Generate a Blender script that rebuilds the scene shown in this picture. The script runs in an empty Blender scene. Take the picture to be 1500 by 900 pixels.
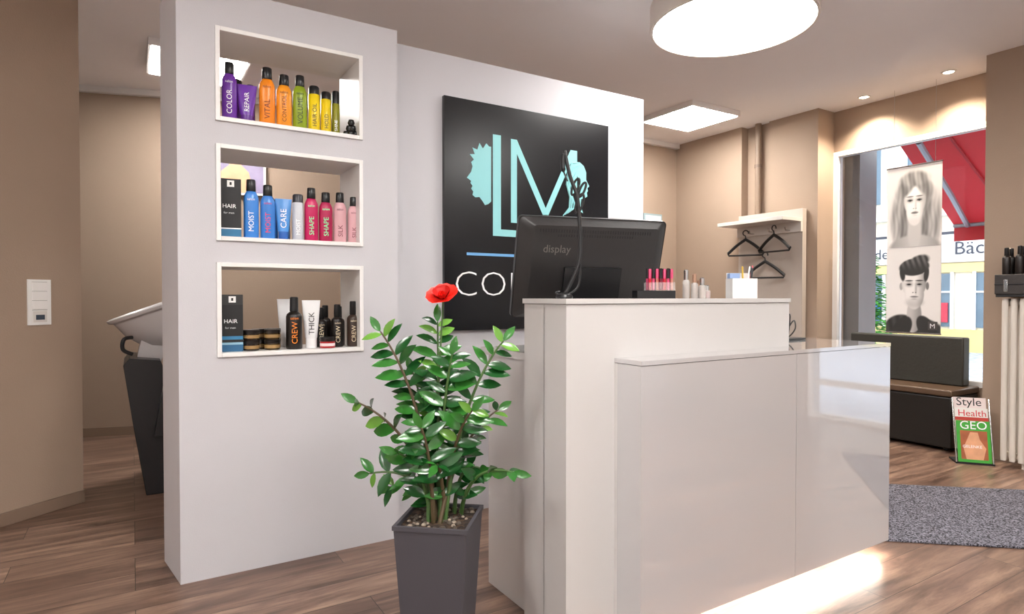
import bpy, bmesh, math, random
from mathutils import Vector, Matrix
random.seed(7)
SC=bpy.context.scene
try:
    SC.view_settings.view_transform='Standard'
    SC.view_settings.look='None'
except Exception: pass
COL=SC.collection

# ---------------- materials ----------------
def lin(c):
    if isinstance(c,str):
        c=c.lstrip('#'); c=[int(c[i:i+2],16)/255 for i in (0,2,4)]
    return tuple((x/12.92 if x<=.04045 else ((x+.055)/1.055)**2.4) for x in c)+(1,)
MC={}
def mat(name,col,rough=.5,metal=0,emit=0,var=.06,scale=6,bump=0,bscale=60,coat=0,alpha=1,trans=0,ior=1.5):
    if name in MC: return MC[name]
    m=bpy.data.materials.new(name); m.use_nodes=True; nt=m.node_tree; n=nt.nodes; l=nt.links
    b=n['Principled BSDF']; c=lin(col)
    b.inputs['Roughness'].default_value=rough; b.inputs['Metallic'].default_value=metal
    b.inputs['Coat Weight'].default_value=coat; b.inputs['Coat Roughness'].default_value=.02; b.inputs['Coat IOR'].default_value=ior
    b.inputs['Transmission Weight'].default_value=trans; b.inputs['Alpha'].default_value=alpha
    if emit:
        b.inputs['Base Color'].default_value=c
        b.inputs['Emission Color'].default_value=c; b.inputs['Emission Strength'].default_value=emit
    else:
        tc=n.new('ShaderNodeTexCoord'); no=n.new('ShaderNodeTexNoise'); no.inputs['Scale'].default_value=scale
        no.inputs['Detail'].default_value=4
        l.new(tc.outputs['Object'],no.inputs['Vector'])
        mx=n.new('ShaderNodeMix'); mx.data_type='RGBA'
        mx.inputs[6].default_value=tuple(x*(1-var) for x in c[:3])+(1,)
        mx.inputs[7].default_value=tuple(min(1,x*(1+var)) for x in c[:3])+(1,)
        l.new(no.outputs['Fac'],mx.inputs[0]); l.new(mx.outputs[2],b.inputs['Base Color'])
        if bump:
            n2=n.new('ShaderNodeTexNoise'); n2.inputs['Scale'].default_value=bscale
            l.new(tc.outputs['Object'],n2.inputs['Vector'])
            bp=n.new('ShaderNodeBump'); bp.inputs['Strength'].default_value=bump; bp.inputs['Distance'].default_value=.01
            l.new(n2.outputs['Fac'],bp.inputs['Height']); l.new(bp.outputs['Normal'],b.inputs['Normal'])
    MC[name]=m; return m

def floor_mat():
    m=bpy.data.materials.new('wood_planks'); m.use_nodes=True; nt=m.node_tree; n=nt.nodes; l=nt.links
    b=n['Principled BSDF']; tc=n.new('ShaderNodeTexCoord')
    br=n.new('ShaderNodeTexBrick'); br.inputs['Scale'].default_value=1
    br.inputs['Brick Width'].default_value=1.25; br.inputs['Row Height'].default_value=.18
    br.inputs['Mortar Size'].default_value=.0016; br.inputs['Mortar Smooth'].default_value=.3; br.offset=.37; br.offset_frequency=3
    br.inputs['Color1'].default_value=(0,0,0,1); br.inputs['Color2'].default_value=(1,1,1,1); br.inputs['Mortar'].default_value=(.2,.2,.2,1)
    l.new(tc.outputs['Object'],br.inputs['Vector'])
    mp=n.new('ShaderNodeMapping'); mp.inputs['Scale'].default_value=(1.0,9,1)
    add=n.new('ShaderNodeVectorMath'); add.operation='MULTIPLY_ADD'
    l.new(br.outputs['Color'],add.inputs[0]); add.inputs[1].default_value=(7,3,0); l.new(tc.outputs['Object'],add.inputs[2])
    l.new(add.outputs[0],mp.inputs['Vector'])
    no=n.new('ShaderNodeTexNoise'); no.inputs['Scale'].default_value=1.6; no.inputs['Detail'].default_value=9; no.inputs['Roughness'].default_value=.68; no.inputs['Distortion'].default_value=.5
    l.new(mp.outputs['Vector'],no.inputs['Vector'])
    cr=n.new('ShaderNodeValToRGB'); e=cr.color_ramp.elements
    e[0].position=.3; e[0].color=lin('#4a382e'); e[1].position=.72; e[1].color=lin('#b3957f')
    k=cr.color_ramp.elements.new(.5); k.color=lin('#84695a')
    l.new(no.outputs['Fac'],cr.inputs['Fac'])
    mx=n.new('ShaderNodeMix'); mx.data_type='RGBA'; mx.blend_type='MULTIPLY'; mx.inputs[0].default_value=.85
    c2=n.new('ShaderNodeValToRGB'); c2.color_ramp.elements[0].color=(.52,.48,.46,1); c2.color_ramp.elements[1].color=(1,1,1,1)
    l.new(br.outputs['Color'],c2.inputs['Fac']); l.new(cr.outputs['Color'],mx.inputs[6]); l.new(c2.outputs['Color'],mx.inputs[7])
    m2=n.new('ShaderNodeMix'); m2.data_type='RGBA'; m2.inputs[7].default_value=lin('#2b211a')
    l.new(br.outputs['Fac'],m2.inputs[0]); l.new(mx.outputs[2],m2.inputs[6]); l.new(m2.outputs[2],b.inputs['Base Color'])
    b.inputs['Roughness'].default_value=.3
    bp=n.new('ShaderNodeBump'); bp.inputs['Strength'].default_value=.12; bp.inputs['Distance'].default_value=.004
    l.new(no.outputs['Fac'],bp.inputs['Height']); l.new(bp.outputs['Normal'],b.inputs['Normal'])
    return m

def speckle(name,c1,c2,scale,rough=.95):
    m=bpy.data.materials.new(name); m.use_nodes=True; nt=m.node_tree; n=nt.nodes; l=nt.links
    b=n['Principled BSDF']; tc=n.new('ShaderNodeTexCoord'); no=n.new('ShaderNodeTexNoise'); no.inputs['Scale'].default_value=scale
    no.inputs['Detail'].default_value=3; l.new(tc.outputs['Object'],no.inputs['Vector'])
    cr=n.new('ShaderNodeValToRGB'); cr.color_ramp.elements[0].position=.42; cr.color_ramp.elements[1].position=.6
    cr.color_ramp.elements[0].color=lin(c1); cr.color_ramp.elements[1].color=lin(c2)
    l.new(no.outputs['Fac'],cr.inputs['Fac']); l.new(cr.outputs['Color'],b.inputs['Base Color']); b.inputs['Roughness'].default_value=rough
    bp=n.new('ShaderNodeBump'); bp.inputs['Strength'].default_value=.5; l.new(no.outputs['Fac'],bp.inputs['Height']); l.new(bp.outputs['Normal'],b.inputs['Normal'])
    return m
def glass_mat():
    m=bpy.data.materials.new('window_glass'); m.use_nodes=True; nt=m.node_tree; n=nt.nodes; l=nt.links
    n.remove(n['Principled BSDF']); o=n['Material Output']
    t=n.new('ShaderNodeBsdfTransparent'); g=n.new('ShaderNodeBsdfGlossy'); g.inputs['Roughness'].default_value=.02
    f=n.new('ShaderNodeFresnel'); f.inputs['IOR'].default_value=1.4; x=n.new('ShaderNodeMixShader')
    l.new(f.outputs[0],x.inputs[0]); l.new(t.outputs[0],x.inputs[1]); l.new(g.outputs[0],x.inputs[2]); l.new(x.outputs[0],o.inputs['Surface'])
    return m
def print_mat():
    m=bpy.data.materials.new('photo_print'); m.use_nodes=True; nt=m.node_tree; n=nt.nodes
    a=n.new('ShaderNodeAttribute'); a.attribute_name='tone'; nt.links.new(a.outputs['Color'],n['Principled BSDF'].inputs['Base Color']); n['Principled BSDF'].inputs['Roughness'].default_value=.6
    return m

M_BROWN=mat('brown_wall_paint','#a38e7c',.75,var=.03,bump=.15,bscale=180)
M_WHITEW=mat('white_partition_paint','#c6c4c8',.6,var=.02,bump=.06,bscale=220)
M_OFFW=mat('off_white_wall_paint','#e8e6e6',.7,var=.02,bump=.06,bscale=220)
M_CEIL=mat('ceiling_paint','#f1f0f2',.85,var=.01,bump=.05,bscale=150)
M_TRIMW=mat('white_lacquer','#ebe9e7',.35,var=.01)
M_BASE=mat('brown_baseboard','#85705f',.5,var=.05)
M_FLOOR=floor_mat()
M_LAMP=mat('lamp_diffuser','#fffcf8',emit=42)
M_LAMPB=mat('lamp_drum_diffuser','#fffcf8',emit=25)
M_BLACK=mat('black_plastic','#141416',.35)
M_MATTE=mat('matte_black','#1a1a1c',.6)
M_CHROME=mat('chrome','#c9c9c9',.18,metal=1)
M_GLASS=glass_mat()
M_WHITE=mat('white_plastic','#f0efec',.3,var=.01)

# ---------------- mesh builder ----------------
TXT={}
def textgeo(s,size,ext=.0,off=0):
    k=(s,size,ext,off)
    if k in TXT: return TXT[k]
    cu=bpy.data.curves.new('t','FONT'); cu.body=s; cu.size=size; cu.extrude=ext; cu.resolution_u=3; cu.offset=off
    ob=bpy.data.objects.new('t',cu); COL.objects.link(ob); bpy.context.view_layer.update()
    dg=bpy.context.evaluated_depsgraph_get(); me=bpy.data.meshes.new_from_object(ob.evaluated_get(dg))
    r=([v.co.copy() for v in me.vertices],[tuple(p.vertices) for p in me.polygons])
    bpy.data.objects.remove(ob); bpy.data.curves.remove(cu); bpy.data.meshes.remove(me)
    TXT[k]=r; return r
class MB:
    def __init__(s): s.v=[];s.f=[];s.mi=[];s.mats=[]
    def add(s,vs,fs,m,M=None):
        if m not in s.mats: s.mats.append(m)
        i=s.mats.index(m); o=len(s.v)
        for v in vs:
            v=Vector(v); s.v.append(M@v if M is not None else v)
        for f in fs: s.f.append(tuple(o+a for a in f)); s.mi.append(i)
    def box(s,x0,x1,y0,y1,z0,z1,m,M=None):
        vs=[(x,y,z) for z in (z0,z1) for y in (y0,y1) for x in (x0,x1)]
        s.add(vs,[(0,2,3,1),(4,5,7,6),(0,1,5,4),(2,6,7,3),(0,4,6,2),(1,3,7,5)],m,M)
    def prism(s,p,z0,z1,m,M=None):
        n=len(p); vs=[(a,b,z0) for a,b in p]+[(a,b,z1) for a,b in p]
        s.add(vs,[tuple(range(n-1,-1,-1)),tuple(range(n,2*n))]+[(i,(i+1)%n,n+(i+1)%n,n+i) for i in range(n)],m,M)
    def poly(s,pts,m,M=None): s.add(pts,[tuple(range(len(pts)))],m,M)
    def lathe(s,prof,m,n=24,sx=1,sy=1,M=None,cap0=True,cap1=True):
        vs=[];fs=[]
        for r,z in prof:
            for i in range(n):
                a=2*math.pi*i/n; vs.append((r*sx*math.cos(a),r*sy*math.sin(a),z))
        for j in range(len(prof)-1):
            for i in range(n):
                fs.append((j*n+i,j*n+(i+1)%n,(j+1)*n+(i+1)%n,(j+1)*n+i))
        if cap0: fs.append(tuple(range(n-1,-1,-1)))
        if cap1: fs.append(tuple((len(prof)-1)*n+i for i in range(n)))
        s.add(vs,fs,m,M)
    def tube(s,pts,r,m,n=8,closed=False,M=None):
        pts=[Vector(p) for p in pts]; N=len(pts); vs=[];fs=[]
        def tan(i):
            if closed: return (pts[(i+1)%N]-pts[i-1]).normalized()
            return (pts[min(i+1,N-1)]-pts[max(i-1,0)]).normalized()
        t0=tan(0); ref=Vector((0,0,1)) if abs(t0.z)<.9 else Vector((1,0,0)); nr=(ref-t0*ref.dot(t0)).normalized()
        for i in range(N):
            t=tan(i); nr=(nr-t*nr.dot(t)).normalized(); b=t.cross(nr)
            rr=r[i] if isinstance(r,(list,tuple)) else r
            for k in range(n):
                a=2*math.pi*k/n; vs.append(pts[i]+(nr*math.cos(a)+b*math.sin(a))*rr)
        for i in range(N if closed else N-1):
            for k in range(n):
                fs.append((i*n+k,i*n+(k+1)%n,((i+1)%N)*n+(k+1)%n,((i+1)%N)*n+k))
        if not closed: fs+= [tuple(range(n-1,-1,-1)),tuple((N-1)*n+k for k in range(n))]
        s.add(vs,fs,m,M)
    def text(s,st,size,m,M,ext=0.0):
        v,f=textgeo(st,size,ext); s.add(v,f,m,M)
    def obj(s,name,bevel=0,loc=None,recalc=True,origin=True,seg=2):
        if origin and s.v:
            xs=[v.x for v in s.v];ys=[v.y for v in s.v];zs=[v.z for v in s.v]
            o=Vector(((min(xs)+max(xs))/2,(min(ys)+max(ys))/2,min(zs)))
        else: o=Vector((0,0,0))
        me=bpy.data.meshes.new(name); me.from_pydata([tuple(v-o) for v in s.v],[],s.f)
        for m in s.mats: me.materials.append(m)
        for p,i in zip(me.polygons,s.mi): p.material_index=i
        me.polygons.foreach_set('use_smooth',[True]*len(me.polygons))
        if recalc:
            bm=bmesh.new(); bm.from_mesh(me); bmesh.ops.recalc_face_normals(bm,faces=bm.faces); bm.to_mesh(me); bm.free()
        try: me.set_sharp_from_angle(angle=math.radians(38))
        except Exception: pass
        ob=bpy.data.objects.new(name,me); COL.objects.link(ob); ob.location=o if loc is None else loc
        if bevel:
            bv=ob.modifiers.new('bevel','BEVEL'); bv.width=bevel; bv.segments=seg; bv.limit_method='ANGLE'; bv.angle_limit=math.radians(40)
        return ob
def T(x,y,z,rz=0,rx=0,ry=0,s=1):
    return Matrix.Translation((x,y,z))@Matrix.Rotation(rz,4,'Z')@Matrix.Rotation(ry,4,'Y')@Matrix.Rotation(rx,4,'X')@Matrix.Scale(s,4)
def basis(o,ex,ey,ez):
    M=Matrix.Identity(4)
    for i,e in enumerate((ex,ey,ez)):
        for j in range(3): M[j][i]=e[j]
    for j in range(3): M[j][3]=o[j]
    return M
def onX(x,y,z): return basis((x,y,z),(0,-1,0),(0,0,1),(-1,0,0))  # facing -X
def onY(x,y,z): return basis((x,y,z),(1,0,0),(0,0,1),(0,-1,0))   # facing -Y
FW=Vector((.5255,.8508,0)); RT=Vector((.8508,-.5255,0))

H=2.945; HS=2.855
# ---------------- room shell ----------------
b=MB(); b.prism([(-2.8,-2.8),(5.9,-2.8),(5.9,7.3),(-2.8,7.3)],-.1,0,M_FLOOR); b.obj('floor',origin=False)
b=MB(); b.prism([(-2.8,-2.8),(5.95,-2.8),(5.95,7.3),(-2.8,7.3)],H,H+.15,M_CEIL)
b.prism([(-2.8,-2.8),(0.0,-2.8),(2.9,.75),(3.90,1.64),(4.84,2.48),(4.67,2.95),(4.42,3.38),(3.74,3.86),(3.3,4.0),(-2.8,4.0)],HS,H,M_CEIL)
b.obj('ceiling',origin=False)

def wallseg(name,p,q,th,z0,z1,m,base=None):
    p=Vector((p[0],p[1],0));q=Vector((q[0],q[1],0)); d=(q-p).normalized(); n=Vector((-d.y,d.x,0))*th
    b=MB(); b.prism([(p.x,p.y),(q.x,q.y),((q+n).x,(q+n).y),((p+n).x,(p+n).y)],z0,z1,m); o=b.obj(name)
    if base:
        n2=-n.normalized()*.014; b=MB()
        b.prism([(p.x,p.y),((p+n2).x,(p+n2).y),((q+n2).x,(q+n2).y),(q.x,q.y)],0,.07,M_BASE); b.obj(base,bevel=.003)
    return o
wallseg('wall_left_angled',(-2.6,2.52),(-.25,4.30),.13,0,H,M_BROWN,'baseboard_left_angled')
wallseg('wall_left',(-2.6,-2.6),(-2.6,7.0),.12,0,H,M_OFFW)
b=MB(); b.prism([(-2.6,7.01),(3.4,5.1),(5.45,5.1),(5.45,5.25),(3.42,5.25),(-2.6,7.16)],0,H,M_BROWN); b.obj('wall_back')
b=MB(); b.prism([(-2.6,7.01),(-2.6,6.995),(3.4,5.086),(5.4,5.086),(5.4,5.1),(3.4,5.1)],0,.075,M_BASE); b.obj('baseboard_back')
b=MB(); b.prism([(-2.6,7.01),(-2.6,6.96),(3.4,5.05),(5.4,5.05),(5.4,5.1),(3.4,5.1)],H-.05,H,M_TRIMW); b.obj('trim_1')
b=MB(); b.box(-2.8,5.9,-2.75,-2.6,0,H,M_OFFW); b.obj('wall_front')
def wb(name,*bx):
    b=MB()
    for q in bx: b.box(*q,M_BROWN)
    b.obj(name)
wb('wall_right_rear',(5.40,5.9,4.2,5.25,0,H)); wb('wall_right_recess',(5.5,5.9,3.92,4.2,0,H)); wb('wall_right_column',(5.46,5.9,3.4,3.92,0,H))
wb('wall_right_lintel',(5.72,5.9,2.02,3.4,2.54,H)); wb('wall_right_sill',(5.72,5.9,2.02,3.4,0,.46)); wb('wall_right_pillar',(5.32,5.9,1.0,2.02,0,H))
wb('wall_right_door_head',(5.72,5.9,-.7,1.0,2.5,H)); wb('wall_right_front',(5.72,5.9,-2.7,-.7,0,H))
b=MB(); b.box(5.386,5.4,4.2,5.09,0,.07,M_BASE); b.box(5.446,5.46,3.4,3.92,0,.07,M_BASE); b.obj('baseboard_right')
def winframe(name,y0,y1,z0,z1,x=5.74,mull=(),rails=(),w=.045):
    b=MB()
    b.box(x-.03,x+.05,y0,y0+w,z0,z1,M_TRIMW); b.box(x-.03,x+.05,y1-w,y1,z0,z1,M_TRIMW)
    b.box(x-.03,x+.05,y0+w,y1-w,z1-w,z1,M_TRIMW); b.box(x-.03,x+.05,y0+w,y1-w,z0,z0+w,M_TRIMW)
    for k in mull: b.box(x-.02,x+.04,k-.03,k+.03,z0+w,z1-w,M_TRIMW)
    for k in rails: b.box(x-.02,x+.04,y0+w,y1-w,k-.03,k+.03,M_TRIMW)
    b.box(x+.008,x+.014,y0+w,y1-w,z0+w,z1-w,M_GLASS)
    return b.obj(name,bevel=0)
winframe('window_1',2.02,3.40,.46,2.56)
winframe('window_2',-.7,1.0,.0,2.5,rails=(.35,))

# niche partition
b=MB(); Y0,Y1=2.84,3.14; TOP=2.47
b.prism([(.158,Y0),(.30,Y0),(.30,Y1),(.112,Y1)],0,TOP,M_WHITEW)
b.box(.926,1.10,Y0,Y1,0,TOP,M_WHITEW)
for z0,z1 in ((0,.927),(1.326,1.418),(1.822,1.918),(2.31,TOP)): b.box(.30,.926,Y0,Y1,z0,z1,M_WHITEW)
b.obj('wall_niche_partition')
for i,(z0,z1) in enumerate(((1.918,2.31),(1.418,1.822),(.927,1.326))):
    b=MB(); t=.018
    b.box(.30,.30+t,Y0-.012,Y1+.005,z0,z1,M_TRIMW); b.box(.926-t,.926,Y0-.012,Y1+.005,z0,z1,M_TRIMW)
    b.box(.30+t,.926-t,Y0-.012,Y1+.005,z0,z0+t,M_TRIMW); b.box(.30+t,.926-t,Y0-.012,Y1+.005,z1-t,z1,M_TRIMW)
    b.obj('niche_shelf' ,bevel=.0015)
b=MB(); b.box(1.10,2.85,2.98,3.12,0,TOP,M_WHITEW); b.obj('wall_logo_partition')

# ---------------- ceiling lamps ----------------
LX,LY,LZ,LR=2.91,2.335,2.715,.438
b=MB(); b.lathe([(LR,0),(LR+.014,.0),(LR+.016,.01),(LR+.016,HS-LZ)],mat('drum_shade','#e2dad2',.6),n=72,cap0=False,M=T(LX,LY,LZ))
b.lathe([(LR-.006,.012),(LR,.002)],M_TRIMW,n=72,cap0=False,cap1=False,M=T(LX,LY,LZ))
b.lathe([(.0,.004),(.25,.004),(LR-.001,.006)],M_LAMPB,n=72,cap0=False,cap1=False,M=T(LX,LY,LZ)); b.obj('round_ceiling_lamp')
def panel(x,y,zc,r=.325):
    b=MB(); b.box(x-r,x+r,y-r,y+r,zc-.05,zc,M_TRIMW); b.box(x-r+.02,x+r-.02,y-r+.02,y+r-.02,zc-.054,zc-.0495,M_LAMP); b.obj('ceiling_or_fill_panel')
for x,y,z in ((.43,5.18,H),(4.59,4.165,H),(-1.3,.9,HS),(1.0,-.9,HS),(3.6,-.8,H),(-1.3,-1.4,HS),(.9,.6,HS)): panel(x,y,z)  # first pair are room lamps; the rest are unseen panels added as fill
for x,y in ((5.50,3.0),(5.45,2.32)):
    b=MB(); b.lathe([(.03,0),(.052,0),(.052,-.008),(.04,-.008)],M_TRIMW,n=28,cap0=False,cap1=False,M=T(x,y,H)); b.lathe([(0,0),(.036,0)],mat('spot_glow','#fff0d8',emit=25),n=24,cap0=False,cap1=False,M=T(x,y,H-.003)); b.obj('ceiling_spotlight')
    li=bpy.data.lights.new('spot_beam','SPOT'); li.energy=120; li.spot_size=math.radians(125); li.spot_blend=.8; li.color=(1,.86,.68); li.shadow_soft_size=.03
    lo=bpy.data.objects.new('spot_beam',li); COL.objects.link(lo); lo.location=(x,y,H-.02)

# ---------------- logo sign ----------------
M_SIGN=mat('sign_black','#0b0c10',.25,var=.02); M_TEAL=mat('sign_teal','#8fcfd2',.4,var=.02); M_SW=mat('sign_white','#f2f2f2',.4,var=.01); M_SB=mat('sign_blue','#6fa9dc',.4,var=.02)
b=MB(); b.box(1.405,2.53,2.955,2.979,1.0,2.245,M_SIGN)
ys=2.9535
def sp(pts,m,k=0): b.poly([(x,ys-k*.0006,z) for x,z in pts],m)
def rect(x0,x1,z0,z1,m,k=0): sp([(x0,z0),(x1,z0),(x1,z1),(x0,z1)],m,k)
rect(1.70,1.752,1.52,2.08,M_TEAL); rect(1.752,2.02,1.52,1.558,M_TEAL)
rect(1.817,1.857,1.60,2.07,M_TEAL); rect(2.235,2.285,1.80,2.06,M_TEAL)
sp([(1.857,2.07),(2.055,1.70),(2.055,1.62),(1.857,1.99)],M_TEAL); sp([(2.235,2.06),(2.055,1.70),(2.055,1.62),(2.235,1.98)],M_TEAL)
rect(2.035,2.075,1.52,1.66,M_TEAL)
hp=[(719,296),(715,300),(710,302),(706,296),(702,291),(696,292),(692,289),(693,284),(690,280),(692,276),(689,272),(690,269),(684,265),(690,256),(692,248),(690,242),(694,238),(688,231),(695,230),(692,221),(699,223),(702,213),(707,220),(712,212),(716,216),(719,216),(719,250)]
sp([(1.564+(x-690)*.0043,1.18+(436-y)*.00377) for x,y in hp],M_TEAL)
wq=lambda x,y:(2.19+(x-820)*.0047,1.18+(436-y)*.0041)
wp=[(836,240),(844,237),(851,242),(855,251),(855,262),(860,271),(857,274),(858,278),(856,281),(857,286),(852,290),(847,291),(846,300),(850,312),(843,308),(839,298),(840,286),(843,275),(842,262),(838,252)]
sp([wq(x,y) for x,y in wp],M_TEAL,1)
for off,w_ in ((0,1.0),(6,.95),(13,.85)):
    cv=[(842,238+off*.4),(832,240+off),(826,254+off),(824,272+off),(829,290+off*.7),(828,306),(818,318-off*.3)]
    P_=[Vector((wq(x+off*.5,y)[0],ys,wq(x,y)[1])) for x,y in cv]
    b.tube(P_,[.003,.006,.008,.008,.007,.006,.003],M_TEAL,n=6)
rect(1.537,2.40,1.407,1.422,M_SB)
v,f=textgeo('COIFFEUR',.2,0,-.0045); mx=max(p.x for p in v); b.add(v,f,M_SW,onY(1.455,ys,1.185)@Matrix.Scale(1.0/mx,4,(1,0,0)))
b.obj('logo_wall_sign',recalc=False)

# ---------------- reception desk ----------------
M_GLOSS=mat('gloss_white_panel','#bcbabb',.06,var=.01,coat=1,ior=2.5); M_DESK=mat('satin_white_desk','#c5c2c0',.22,var=.02,coat=.4)
M_EDGE=mat('desk_seam','#85807c',.5); M_LED=mat('led_strip','#fff8ee',emit=42)
b=MB()
b.box(1.195,2.37,1.60,1.85,0,1.155,M_DESK); b.box(1.190,2.375,1.595,1.855,1.158,1.175,M_DESK)
b.box(1.195,2.37,1.603,1.85,1.155,1.158,M_EDGE)
b.box(1.40,2.228,1.47,1.585,.07,.955,M_GLOSS); b.box(2.231,2.93,1.47,1.585,.07,.955,M_GLOSS); b.box(2.228,2.231,1.474,1.585,.07,.955,M_EDGE)
b.box(1.40,2.93,1.585,1.60,.07,.955,M_DESK)
b.box(2.375,2.88,1.60,1.86,.0,.955,M_DESK)
b.box(1.40,2.93,1.468,1.60,.957,.972,M_GLOSS); b.box(2.376,2.935,1.60,1.95,.955,.972,M_GLOSS)
b.box(1.235,2.37,1.856,2.25,.945,.972,M_DESK); b.box(1.245,1.27,1.856,2.20,0,.945,M_DESK)
b.box(1.27,1.29,1.856,2.14,.08,.945,M_DESK); b.box(2.33,2.355,1.856,2.22,0,.945,M_DESK)
b.box(1.195,1.203,1.725,1.728,0,1.155,M_EDGE)
b.box(1.45,2.90,1.50,1.53,.052,.068,M_LED)
b.box(2.89,2.91,1.50,1.60,.052,.068,M_LED)
b.obj('reception_desk')

# ---------------- monitor ----------------
A=Vector((1.314,2.068,0)); Bp=Vector((1.957,1.906,0)); d=(Bp-A).normalized(); nn=Vector((-d.y,d.x,0))
up=(Vector((0,0,1))*math.cos(.28)-nn*math.sin(.28)).normalized(); ez=d.cross(up)
MM=basis(Vector((A.x,A.y,1.505)),d,up,ez)
b=MB(); W=.672; HH=.43
def rr(x0,x1,y0,y1,r,n=5):
    o=[]
    for cx,cy,a0 in ((x1-r,y1-r,0),(x0+r,y1-r,90),(x0+r,y0+r,180),(x1-r,y0+r,270)):
        for i in range(n+1):
            a=math.radians(a0+90*i/n); o.append((cx+r*math.cos(a),cy+r*math.sin(a)))
    return o
b.prism(rr(0,W,-HH,0,.02),-.03,-.008,M_BLACK,MM); 
p1=rr(.004,W-.004,-HH+.004,-.004,.02); p2=rr(.05,W-.05,-HH+.04,-.03,.02)
n=len(p1); b.add([(x,y,-.008) for x,y in p1]+[(x,y,.03) for x,y in p2],[(i,(i+1)%n,n+(i+1)%n,n+i) for i in range(n)]+[tuple(range(n,2*n))],mat('monitor_back','#252323',.42,bump=.05),MM)
b.prism(rr(.012,W-.012,-HH+.03,-.012,.01),-.031,-.0301,mat('screen_glass','#05070a',.1),MM)
for i in range(44): b.box(.08+i*.0115,.085+i*.0115,-.058,-.044,.0302,.0312,M_MATTE,MM)
for i in range(30): b.box(.16+i*.0115,.165+i*.0115,-.075,-.064,.0302,.0312,M_MATTE,MM)
b.text('display',.045,mat('monitor_logo','#6b6762',.3),MM@Matrix.Translation((.10,-.14,.0315)))
b.box(.2,.46,-.36,-.2,.03,.045,M_BLACK,MM)
c=A+d*.33+nn*.07
b.box(-.05,.05,-.012,.012,0,.25,M_BLACK,T(c.x,c.y,.98,rz=math.atan2(d.y,d.x)))
b.box(-.14,.14,-.075,.10,0,.012,M_BLACK,T(c.x,c.y+.02,.973,rz=math.atan2(d.y,d.x)))
b.obj('computer_monitor',bevel=.002)

# gooseneck holder
def smooth(pts,k=6):
    P=[Vector(p) for p in pts]; out=[]
    for i in range(len(P)-1):
        p0=P[max(i-1,0)];p1=P[i];p2=P[i+1];p3=P[min(i+2,len(P)-1)]
        for j in range(k):
            t=j/k; out.append(.5*((2*p1)+(p2-p0)*t+(2*p0-5*p1+4*p2-p3)*t*t+(3*p1-p0-3*p2+p3)*t**3))
    out.append(P[-1]); return out
O=Vector((1.335,1.80,0))
def gp(l,z,f=0): return O+RT*l+FW*f+Vector((0,0,z))
b=MB(); b.tube(smooth([gp(0,1.19),gp(.02,1.225),gp(.052,1.30),gp(.058,1.38),gp(.054,1.47),gp(.045,1.55),gp(.02,1.62),gp(.0,1.71)]),.007,M_BLACK,n=10)
b.tube(smooth([gp(-.015,1.20),gp(-.03,1.195),gp(.0,1.185),gp(.05,1.22),gp(.058,1.30)]),.004,M_BLACK)
b.lathe([(.03,0),(.032,.005),(.028,.014),(.01,.022)],M_BLACK,M=T(O.x,O.y,1.175))
for l,z,s in ((.055,1.52,.035),(.04,1.58,.03),(.065,1.57,.026)):
    b.tube([gp(l+.35*s*math.cos(a)+.01*math.sin(a),z+s*math.sin(a)) for a in [i*math.pi/9 for i in range(18)]],.0045,M_BLACK,closed=True)
b.tube(smooth([gp(0,1.71),gp(-.006,1.68),gp(-.004,1.64),gp(.012,1.60)]),[.003]*3+[.009]*10+[.003]*6,M_BLACK)
b.obj('gooseneck_phone_holder')

# counter items
zt=1.175
b=MB(); Mz=T(1.72,1.74,zt,rz=-.45)
b.box(-.075,.075,-.035,.035,0,.03,M_BLACK,Mz); 
M_CL=mat('clear_acrylic','#ffffff',.05,var=0,alpha=.22)
b.box(-.028,.075,-.03,.03,.031,.062,M_CL,Mz)
reds=[mat('lip_red','#b3122a',.3),mat('lip_pink','#c4426a',.3),mat('lip_nude','#b06a5c',.3),mat('lip_wine','#70142c',.3)]
for i in range(7):
    for j in range(2):
        q=Mz@Matrix.Translation((-.02+i*.0145,-.015+j*.03,.032)); b.lathe([(.0055,0),(.0055,.045)],reds[(i+j)%4],n=10,M=q); b.lathe([(.0058,.045),(.0058,.078+.006*((i*3+j)%2)),(.004,.082)],M_BLACK if (i+j)%2 else reds[(i*2+1)%4],n=10,M=q)
b.obj('lipstick_display')
b=MB(); MJ=mat('jar_glass','#d9d6d2',.08,alpha=.55); MLid=mat('jar_copper_lid','#b08d78',.3,metal=.7)
for i,(dx,dy,h) in enumerate(((-.04,0,.112),(-.014,-.02,.095),(.014,-.035,.08),(.03,.0,.07),(.047,-.03,.05))):
    q=T(1.94+dx,1.74+dy,zt); b.lathe([(.012,0),(.0145,.004),(.0145,h*.6),(.008,h*.68)],MJ,n=16,M=q); b.lathe([(.009,h*.62),(.0095,h),(.006,h+.004)],MLid if i%2 else M_CHROME,n=16,M=q)
    b.lathe([(.012,.003),(.012,h*.5)],reds[i%4] if i>2 else mat('polish_nude','#a98d7c',.3),n=14,M=q)
b.obj('nail_polish_set')
b=MB(); Mz=T(2.24,1.74,zt,rz=-.5); MP=mat('pen_cup_white','#e6e4e2',.25)
b.box(-.052,.052,-.035,.035,0,.004,MP,Mz)
b.box(-.052,.052,-.037,-.034,0,.085,MP,Mz);b.box(-.052,.052,.034,.037,0,.11,MP,Mz);b.box(-.054,-.051,-.037,.037,0,.085,MP,Mz);b.box(.051,.054,-.037,.037,0,.085,MP,Mz);b.box(-.0015,.0015,-.034,.034,0,.08,MP,Mz)
b.box(-.05,-.006,.0,.03,.01,.108,mat('card_blue','#8fa8d0',.6),Mz)
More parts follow.
